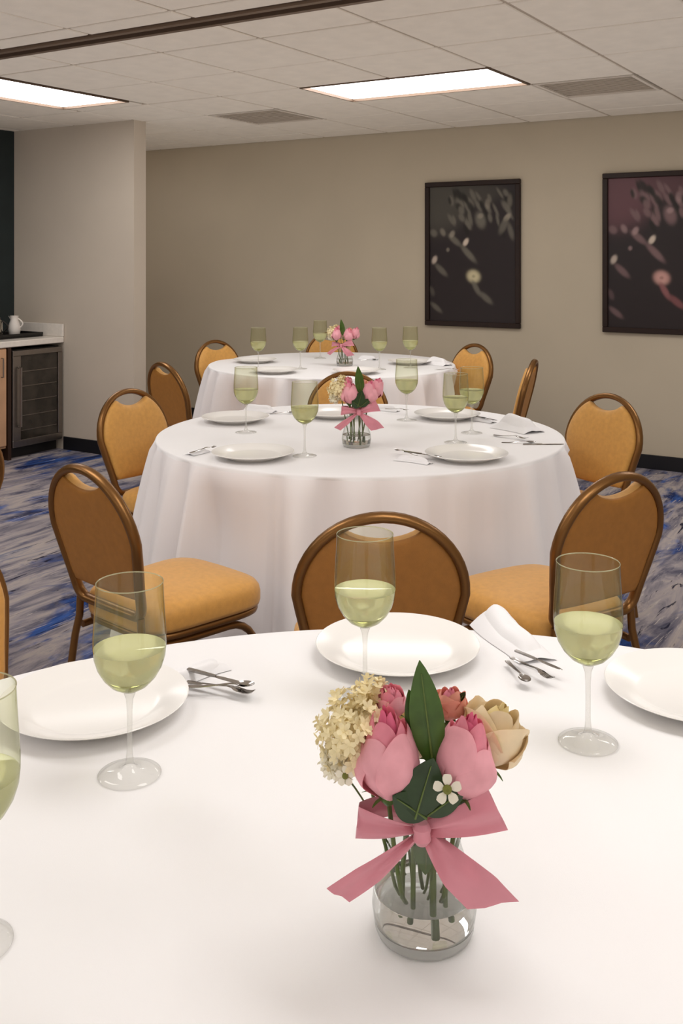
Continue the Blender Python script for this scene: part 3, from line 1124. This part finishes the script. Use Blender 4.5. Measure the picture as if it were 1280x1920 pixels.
# nearest table
p = on(362, 1268, TZ)
napkin(p, 40, .13, .060, .018, 'small folded white napkin beside the left plate on the nearest table', 1)
lay('fork', on(350, 1290, TZ), -24, 'fork poking out of the napkin beside the left plate, nearest table', .010, .66)
lay('knife', on(352, 1276, TZ), -30, 'knife poking out of the napkin beside the left plate, nearest table', .018, .60)
lay('spoon', on(350, 1304, TZ), -2, 'spoon resting on the napkin beside the left plate, nearest table', .014, .60)
p = on(962, 1204, TZ)
napkin(p, -76, .20, .098, .030, 'tall folded white napkin right of the centre plate on the nearest table', 2, .07)
lay('fork', on(958, 1246, TZ), -62, 'fork on the folded napkin right of the centre plate, nearest table', .012, .58)
lay('spoon', on(950, 1250, TZ), -80, 'spoon on the folded napkin right of the centre plate, nearest table', .010, .55)
lay('knife', on(966, 1240, TZ), -52, 'knife on the folded napkin right of the centre plate, nearest table', .018, .50)
# middle table
napkin(on(973, 806, TZ), -60, .20, .15, .055, 'puffed white napkin at the right side of the middle table', 3, .02)
lay('fork', on(925, 818, TZ), -40, 'fork in front of the puffed napkin on the middle table', .004, .8)
lay('spoon', on(940, 830, TZ), -10, 'spoon in front of the puffed napkin on the middle table', .0, .7)
lay('knife', on(980, 834, TZ), 2, 'knife lying right of the puffed napkin on the middle table', .0, .75)
napkin(on(776, 866, TZ), -38, .14, .055, .016, 'rolled white napkin left of the front right plate, middle table', 4)
lay('fork', on(782, 862, TZ), 128, 'fork on the rolled napkin left of the front right plate', .015, .62)
lay('knife', on(758, 856, TZ), -38, 'knife under the rolled napkin left of the front right plate', .017, .75)
napkin(on(372, 850, TZ), 60, .10, .045, .014, 'narrow white napkin left of the front left plate, middle table', 5)
lay('fork', on(356, 857, TZ), 52, 'fork on the narrow napkin left of the front left plate', .015, .66)
napkin(on(487, 772, TZ), -20, .15, .08, .030, 'white napkin against the back left plate of the middle table', 6, .02)
lay('spoon', on(505, 777, TZ), 10, 'spoon beside the napkin at the back left plate, middle table', .002, .6)
napkin(on(722, 770, TZ), -30, .14, .06, .022, 'white napkin right of the flowers on the middle table', 7)
lay('fork', on(722, 774, TZ), -30, 'fork at the napkin right of the flowers, middle table', .018, .62)
napkin(on(905, 790, TZ), -50, .13, .06, .020, 'flat white napkin behind the puffed one on the middle table', 8)
lay('knife', on(893, 789, TZ), -55, 'knife on the flat napkin behind the puffed one, middle table', .018, .62)
# farthest table
napkin(on(822, 684, TZ), -50, .18, .12, .045, 'white napkin at the right edge of the farthest table', 9, .02)
lay('fork', on(815, 693, TZ), -10, 'fork at the right edge napkin of the farthest table', .0, .8)
napkin(on(690, 674, TZ), -20, .14, .07, .025, 'white napkin right of the flowers on the farthest table', 10)
lay('spoon', on(676, 676, TZ), 10, 'spoon beside the napkin on the farthest table', .002, .6)

# ------------------------------------------------------------------ flowers


def petal(mb, Hh, Rr, ph, half, lean, curl, zb=0.0, tip=.12, nx=11, nz=10, seed=0, thick=.0007, ruf=.0, top=.40):
    def pt(i, j, off):
        s = -1 + 2 * i / (nx - 1)
        tt = j / (nz - 1)
        prof = .28 + .72 * math.sin(min(1.0, tt / .52) * PI / 2) if tt < .52 else 1 - top * ((tt - .52) / .48) ** 1.8
        r = Rr * (prof + lean * tt * tt) + off - Rr * .05 * s * (1 if seed % 2 else -1)
        if tt > .74:
            r += curl * Rr * ((tt - .74) / .26) ** 1.5 * (.45 + .75 * abs(s))
        wdt = half * (.66 + .34 * math.sin(PI * min(1, tt / .6) / 2))
        a = ph + s * wdt
        z = zb + Hh * tt * (1 - tip * abs(s) ** 2.6 * tt) + ruf * math.sin(4 * s + seed) * tt
        return (r * math.cos(a), r * math.sin(a), z)
    mb.grid(nx, nz, lambda i, j: pt(i, j, 0))
    mb.grid(nx, nz, lambda i, j: pt(nx - 1 - i, j, -thick))
    return mb


def rose(name, label, cat, Hh, Rr, mats, seed=0, openness=.0, group=None):
    """mats: outer, middle, heart"""
    t = thing(name, label, cat, group=group)
    r2 = random.Random(seed)
    b0 = r2.random() * 6.28
    for k in range(4):                                   # heart: tightly furled
        petal(MB(), Hh * (1.0 - .035 * k), Rr * (.22 + .10 * k), b0 + k * 2.1, 1.5, .0, -.12, Hh * .02, .12, ruf=.0008, seed=k, top=.52).build('petal', mats[2], t, angle=80)
    b0 = r2.random() * 6.28
    for k in range(4):
        petal(MB(), Hh * (.97 - .04 * k), Rr * (.60 + .07 * k), b0 + k * 1.75, 1.2, .10 * openness, .03 + .1 * openness, 0, .30, seed=k, ruf=.001, top=.46 - .2 * openness).build('petal', mats[1], t, angle=80)
    b0 += .6
    for k in range(5):
        petal(MB(), Hh * (.90, .74, .84, .66, .78)[k], Rr * (.88 + .035 * k), b0 + k * 2 * PI / 5 * 2 + r2.uniform(-.15, .15), 1.10, .25 * openness, .12 + .4 * openness, -.001, .34, seed=k + 5, ruf=.0015, top=.44 - .3 * openness).build('petal', mats[0], t, angle=80)
    m = MB()
    m.lathe([(0, -.010), (.004, -.010), (Rr * .22, -.006), (Rr * .34, .002), (Rr * .28, .006), (0, .006)], 14)
    for k in range(5):
        a = k * 2 * PI / 5
        m.grid(3, 5, lambda i, j: ((Rr * (.34 + .5 * (j / 4))) * math.cos(a + (i - 1) * .2 * (1 - j / 4.4)), (Rr * (.34 + .5 * (j / 4))) * math.sin(a + (i - 1) * .2 * (1 - j / 4.4)), .001 + .004 * j / 4 - .006 * (j / 4) ** 2))
    m.build('sepal', M['leaf'], t, angle=80)
    return t


def set_axis(t, base, axis, spin=0.0):
    q = Vector((0, 0, 1)).rotation_difference(axis.normalized())
    t.location = base
    t.rotation_mode = 'QUATERNION'
    t.rotation_quaternion = q @ Matrix.Rotation(spin, 3, 'Z').to_quaternion()


def add_stem(t, foot, bend=.0, r=.0022):
    """stem from the bloom's base down to foot (world), in the bloom's own space"""
    bpy.context.view_layer.update()
    W = Matrix.LocRotScale(t.location, t.rotation_quaternion if t.rotation_mode == 'QUATERNION' else t.rotation_euler.to_quaternion(), None)
    L_ = W.inverted() @ foot
    a = Vector((0, 0, -.004))
    d = a - L_
    pts = []
    for k in range(9):
        q = k / 8
        pts.append(a.lerp(L_, q) + Vector((0, 0, -1)) * 0 + (Vector((0, 0, -.5 * d.length)) - (L_ - a) * .5) * .5 * math.sin(PI * q) * .5)
    return MB().tube(pts, r, 8).build('stem', M['stem'], t)


def leaf_mesh(L, W, curl=.2, fold=.25, n=13, twist=0.0):
    def pt(i, j, off):
        s = -1 + 2 * i / 6
        q = j / (n - 1)
        wd = W * (math.sin(PI * q ** .8) ** .85) * (1 if q < .98 else .4) + .0004
        tw = twist * q
        x, y = s * wd, abs(s) * wd * fold
        z = L * q
        return (x * math.cos(tw) - (y + off) * math.sin(tw), x * math.sin(tw) + (y + off) * math.cos(tw) - curl * L * q * q, z - curl * .2 * L * q * q)
    m = MB().grid(7, n, lambda i, j: pt(i, j, 0))
    m.grid(7, n, lambda i, j: pt(6 - i, j, .0008))
    return m


def floret_cloud(mb, c, R, n, size, seed, squash=1.0, front=True):
    r2 = random.Random(seed)
    for k in range(n):
        while True:
            d = Vector((r2.uniform(-1, 1), r2.uniform(-1, 1), r2.uniform(-1, 1)))
            if .2 < d.length < 1:
                break
        d.normalize()
        rr = R * r2.uniform(.72, 1.05)
        p = c + Vector((d.x * rr, d.y * rr, d.z * rr * squash))
        ax = (d + Vector((r2.uniform(-.4, .4), r2.uniform(-.4, .4), r2.uniform(-.1, .5)))).normalized()
        u_ = ax.orthogonal().normalized()
        v_ = ax.cross(u_)
        a0 = r2.random() * 6
        s = size * r2.uniform(.75, 1.2)
        vs, fs = [p - ax * s * .25], []
        for q in range(5):
            a = a0 + q * 2 * PI / 5
            e = u_ * math.cos(a) + v_ * math.sin(a)
            f_ = -u_ * math.sin(a) + v_ * math.cos(a)
            b0 = len(vs)
            vs += [p + e * s * .5 - f_ * s * .34, p + e * s * .98 - f_ * s * .2 + ax * s * .25, p + e * s * .98 + f_ * s * .2 + ax * s * .25, p + e * s * .5 + f_ * s * .34]
            fs.append((0, b0, b0 + 1, b0 + 2))
            fs.append((0, b0 + 2, b0 + 3))
        mb.add(vs, fs)
    return mb


VY = 1.086
VB = on(795, 1745, TZ)
VB = Vector((VB.x, VB.y, TZ + .0006))
bouquet = []


def keep(o):
    bouquet.append(o)
    return o


vase = keep(thing('flower_vase', 'clear glass vase wrapped with pink ribbon on the nearest table', 'vase', VB))
vp = [(.030, .0065), (.048, .008), (.0545, .016), (.0565, .030), (.0545, .048), (.048, .070), (.0405, .092), (.0370, .108), (.0375, .120), (.0415, .134)]
MB().lathe([(0, .006)] + vp, 56).build('vase_wall', M['vase_glass'], vase, angle=80)
MB().lathe([(0, 0), (.046, 0), (.051, .002), (.0535, .008), (.054, .014), (.050, .009), (.040, .0062), (0, .0055)], 56).build('vase_base', M['glass_thick'], vase, angle=80)
MB().lathe([(.0408, .1336), (.0416, .1350), (.0424, .1340), (.0418, .1330), (.0408, .1336)], 48).build('vase_rim', M['glass_stem'], vase, angle=80)
wl = .046
MB().lathe([(0, .0072), (.030, .0076), (.047, .0092), (.0533, .0165), (.0553, .030), (.0538, wl - .001), (.0530, wl), (0, wl)], 48).build('water', M['water'], vase, angle=50)


def bloom(t, px, py, Y, ax, foot, spin=0.0, r=.0022):
    set_axis(t, at(px, py, Y), Vector(ax), spin)
    add_stem(t, VB + Vector(foot), r=r)
    return keep(t)


RS = (M['pink_light'], M['pink'], M['pink_deep'])
CR = (M['cream'], M['cream'], M['cream_heart'])
bloom(rose('pink_rose', 'large pink rosebud at the left front of the nearest bouquet', 'flower', .088, .0345, RS, 4, 0.05), 728, 1490, 1.035, (-.04, .04, 1), (-.020, -.006, .022), 0.3, .0026)
bloom(rose('pink_rose', 'large pink rosebud at the right front of the nearest bouquet', 'flower', .084, .0340, RS, 9, 0.05), 862, 1490, 1.035, (.16, .04, 1), (.018, -.004, .022), 1.2, .0026)
bloom(rose('cream_rose', 'cream rose at the right back of the nearest bouquet', 'flower', .070, .036, CR, 12, .45), 905, 1428, 1.085, (.35, -.1, 1), (.020, .012, .022), .4)
bloom(rose('pink_spray_rose', 'small pink spray rose at the top left of the nearest bouquet', 'flower', .034, .017, (M['pink_light'], M['pink'], M['pink']), 15, .3), 737, 1342, 1.075, (-.15, -.1, 1), (-.010, .012, .024), .8, .0016)
bloom(rose('peach_spray_rose', 'small peach spray rose at the top right of the nearest bouquet', 'flower', .034, .020, (M['peach'], M['peach'], M['pink']), 17, .4), 842, 1345, 1.105, (.05, -.1, 1), (.010, .016, .024), .2, .0016)
bloom(rose('cream_rose', 'cream rose half hidden behind the left pink rosebud, nearest bouquet', 'flower', .062, .030, CR, 21, .35), 770, 1420, 1.105, (-.05, -.1, 1), (.0, .018, .022), .9)

t = keep(thing('ivory_filler_flower', 'bushy ivory filler flowers at the left of the nearest bouquet', 'flower', at(690, 1455, 1.07), group=None))
cc = Vector((at(668, 1372, 1.07) - at(690, 1455, 1.07)))
tag(floret_cloud(floret_cloud(MB(), cc, .043, 170, .0080, 5, 1.05), cc, .030, 80, .009, 15).build('floret_cluster', M['ivory_petal'], t, smooth=False), kind='stuff')
tag(floret_cloud(MB(), Vector((at(640, 1425, 1.07) - at(690, 1455, 1.07))), .021, 60, .0072, 6).build('floret_cluster', M['white_petal'], t, smooth=False), kind='stuff')
tag(floret_cloud(MB(), Vector((at(705, 1315, 1.08) - at(690, 1455, 1.07))), .025, 60, .0072, 8).build('floret_cluster', M['ivory_petal'], t, smooth=False), kind='stuff')
MB().tube([cc, cc * .5, (0, 0, 0), VB + Vector((-.026, .006, .024)) - t.location], .002, 8).build('stem', M['stem'], t)


def small_flower(name, label, px, py, Y, size, foot):
    t = thing(name, label, 'flower')
    set_axis(t, at(px, py, Y), Vector((0, -1, .25)))
    for k in range(5):
        a = k * 2 * PI / 5 + .3
        m = MB()
        m.grid(5, 6, lambda i, j: ((size * (.2 + .8 * j / 5)) * math.cos(a + (i / 4 - .5) * 1.05 * math.sin(PI * (.22 + .62 * j / 5))), (size * (.2 + .8 * j / 5)) * math.sin(a + (i / 4 - .5) * 1.05 * math.sin(PI * (.22 + .62 * j / 5))), size * (.35 * (j / 5) - .25 * (j / 5) ** 2) + .0004 * (k % 2)))
        m.build('petal', M['white_petal'], t, angle=80)
    MB().lathe([(0, -.001), (size * .34, 0), (size * .30, size * .18), (size * .12, size * .25), (0, size * .2)], 14).build('flower_center', M['flower_eye'], t)
    add_stem(t, VB + Vector(foot), r=.001)
    return t


keep(small_flower('white_waxflower', 'small white five petal flower below the right pink rosebud', 838, 1480, 1.005, .0145, (.012, .0, .06)))
keep(small_flower('white_waxflower', 'small white flower at the lower left edge of the nearest bouquet', 647, 1455, 1.035, .010, (-.02, .0, .06)))


def leaf(label, px, py, px2, py2, Y, W, m, foot, curl=.12, fold=.25, twist=0.0, face=-1, Y2=None, name='green_leaf'):
    t = thing(name, label, 'leaf')
    a, b_ = at(px, py, Y), at(px2, py2, Y if Y2 is None else Y2)
    L_ = (b_ - a).length
    set_axis(t, a, (b_ - a))
    leaf_mesh(L_, W, curl, fold, twist=twist).build('leaf_blade', m, t, angle=80)
    MB().tube([(0, -curl * L_ * (k / 8) ** 2 - .0009, L_ * k / 8 - curl * .2 * L_ * (k / 8) ** 2) for k in range(8)], [.0012 - .0001 * k for k in range(8)], 6).build('midrib', M['stem'], t)
    if foot:
        add_stem(t, VB + Vector(foot), r=.0016)
    return keep(t)


leaf('tall pointed green leaf standing up in the middle of the nearest bouquet', 812, 1440, 786, 1236, 1.030, .0175, M['leaf'], (.004, 0, .022), .02, .28)
leaf('short green leaf left of the tall leaf in the nearest bouquet', 800, 1405, 766, 1292, 1.045, .013, M['leaf'], (.0, .004, .03), .02, .2, .3)
leaf('dark green leaf low between the two pink rosebuds, nearest bouquet', 778, 1535, 812, 1420, 1.010, .021, M['leaf_dark'], None, .02, .2)
leaf('dark green leaf low under the left pink rosebud, nearest bouquet', 800, 1535, 735, 1490, 1.012, .017, M['leaf_dark'], None, .05, .2)
leaf('dark green leaf low under the right pink rosebud, nearest bouquet', 800, 1530, 872, 1478, 1.016, .013, M['leaf_dark'], None, .05, .2)
leaf('green leaf inside the vase below the pink bow, nearest table', 800, 1570, 797, 1640, 1.058, .013, M['leaf'], None, .02, .2)
leaf('brownish green leaf tip at the top of the nearest bouquet', 838, 1350, 872, 1296, 1.10, .008, M['leaf_dark'], (.01, .01, .04), .05, .2)

for k, (fx, fy, tx, ty, z) in enumerate(((-.013, -.013, -.012, -.012, .02), (.008, -.018, .006, -.014, .012), (.022, -.010, .018, -.010, .02), (-.024, -.004, -.018, -.006, .03))):
    MB().tube([(fx, fy, z), (fx * .9 + tx * .1, fy, .07), (tx, ty, .13)], .0036 if k == 1 else .0027, 8).build('cut_stem', M['stem'], vase)

# pink ribbon bow
KN = at(790, 1556, 1.032)
bow = keep(thing('ribbon_bow', 'dusty pink satin ribbon bow tied around the nearest vase', 'ribbon', KN))


def rib(name, center, edge, n=20, th=.0006):
    """ribbon: centre line and half-width vector, both functions of q in 0..1"""
    def pt(i, j, off):
        q = j / (n - 1)
        s = -1 + 2 * i / 6
        c, e = Vector(center(q)), Vector(edge(q))
        c2 = Vector(center(min(1, q + .01))) - Vector(center(max(0, q - .01)))
        nn = c2.cross(e)
        nn = nn.normalized() if nn.length > 1e-12 else Vector((0, -1, 0))
        wave = .0036 * math.sin(s * 4.5 + q * 3) * (1 - .65 * q)
        return c + e * s + nn * (wave + off)
    m = MB().grid(7, n, lambda i, j: pt(i, j, 0))
    m.grid(7, n, lambda i, j: pt(6 - i, j, th))
    return m.build(name, M['ribbon'], bow, angle=80)


def P3(px, py, dy):
    return at(px, py, KN.y + dy) - KN


def loop(endx, endt, endb, depth):
    """one loop of the bow: out from the knot, round the end, back behind"""
    et, eb = P3(*endt, 0), P3(*endb, 0)
    mid = (et + eb) / 2
    hw = (et - eb) / 2

    def c(q):
        if q < .5:
            k = q / .46 if q < .46 else 1
            k = min(1, k)
            r = mid * k
            y = -.012 * math.sin(PI * k)
            return (r.x, y, r.z + .004 * math.sin(PI * k))
        k = min(1, (1 - q) / .46)
        r = mid * k
        return (r.x * .985, depth * math.sin(PI * min(1, k * .9 + .05)) * .8 + .004, r.z + .006 * math.sin(PI * k))

    def e(q):
        k = min(1, (q if q < .5 else 1 - q) / .46)
        f_ = .16 + .84 * k ** .8
        return hw * f_
    rib('bow_loop', c, e, 28)


loop(0, (915, 1480), (952, 1556), .030)
loop(0, (672, 1512), (666, 1572), .026)


def tail(a, end_a, end_b, sag, yo):
    ea, eb = P3(*end_a, yo), P3(*end_b, yo)
    mid = (ea + eb) / 2
    hw = (ea - eb) / 2

    def c(q):
        st = P3(*a, -.002)
        r = st.lerp(mid, q)
        return (r.x, r.y - .010 * math.sin(PI * q), r.z + sag * math.sin(PI * q))
    rib('bow_tail', c, lambda q: hw * (.30 + .70 * min(1, q * 1.6) ** .8), 18)


tail((782, 1566), (612, 1668), (655, 1690), .004, -.015)
tail((805, 1566), (972, 1688), (876, 1706), .003, -.020)
MB().lathe([(0, -.0115), (.006, -.011), (.0095, -.006), (.0085, 0), (.0098, .006), (.006, .011), (0, .0115)], 16, c=(0, -.006, 0)).build('bow_knot', M['ribbon'], bow)
bc = VB - KN
zk = KN.z - VB.z
n_ = 48


def band_r(z):
    for (r0, z0), (r1, z1) in zip(vp, vp[1:]):
        if z0 <= z <= z1:
            return r0 + (r1 - r0) * (z - z0) / (z1 - z0)
    return vp[-1][0]


MB().grid(n_, 5, lambda i, j: (bc.x + (band_r(zk - .008 + .004 * j) + .0012 + .0006 * (j % 2)) * math.cos(2 * PI * i / n_), bc.y + (band_r(zk - .008 + .004 * j) + .0012 + .0006 * (j % 2)) * math.sin(2 * PI * i / n_), -.008 + .004 * j), closed_u=True).build('neck_band', M['ribbon'], bow)

# the same kind of arrangement on the other two tables
for (word, p, deg) in (('middle', on(668, 837, TZ), 14), ('farthest', on(646, 686, TZ), -16)):
    M0 = Matrix.Translation(Vector((p.x, p.y, TZ + .0006))) @ Matrix.Rotation(math.radians(deg), 4, 'Z') @ Matrix.Translation(-VB)
    front = [o for o in bouquet if o.name.startswith('pink_rose')]
    for o in bouquet:
        k = o.name.split('.')[0]
        lab = o['label']
        if k == 'white_waxflower' or (k == 'green_leaf' and not lab.startswith(('tall', 'dark'))) or (word == 'farthest' and k == 'green_leaf' and not lab.startswith('tall')):
            continue
        src = o
        if k == 'cream_rose' and 'right back' in lab:      # these two bouquets show a third pink rose here
            src = front[1]
            lab = lab.replace('cream rose', 'pink rose')
        n = dup(src)
        q = o.rotation_quaternion if o.rotation_mode == 'QUATERNION' else o.rotation_euler.to_quaternion()
        T_ = M0 @ Matrix.LocRotScale(o.location, q, None)
        n.rotation_mode = 'QUATERNION'
        n.location = T_.to_translation()
        n.rotation_quaternion = T_.to_quaternion()
        if src is not o:
            n.rotation_quaternion = (T_ @ Matrix.Rotation(2.0, 4, 'Z')).to_quaternion()
            for ch in [c for c in n.children if c.name.startswith('stem')]:
                bpy.data.objects.remove(ch)
        lab = lab.replace('nearest', word)
        n['label'] = lab if word in lab else lab + ', ' + word + ' bouquet'
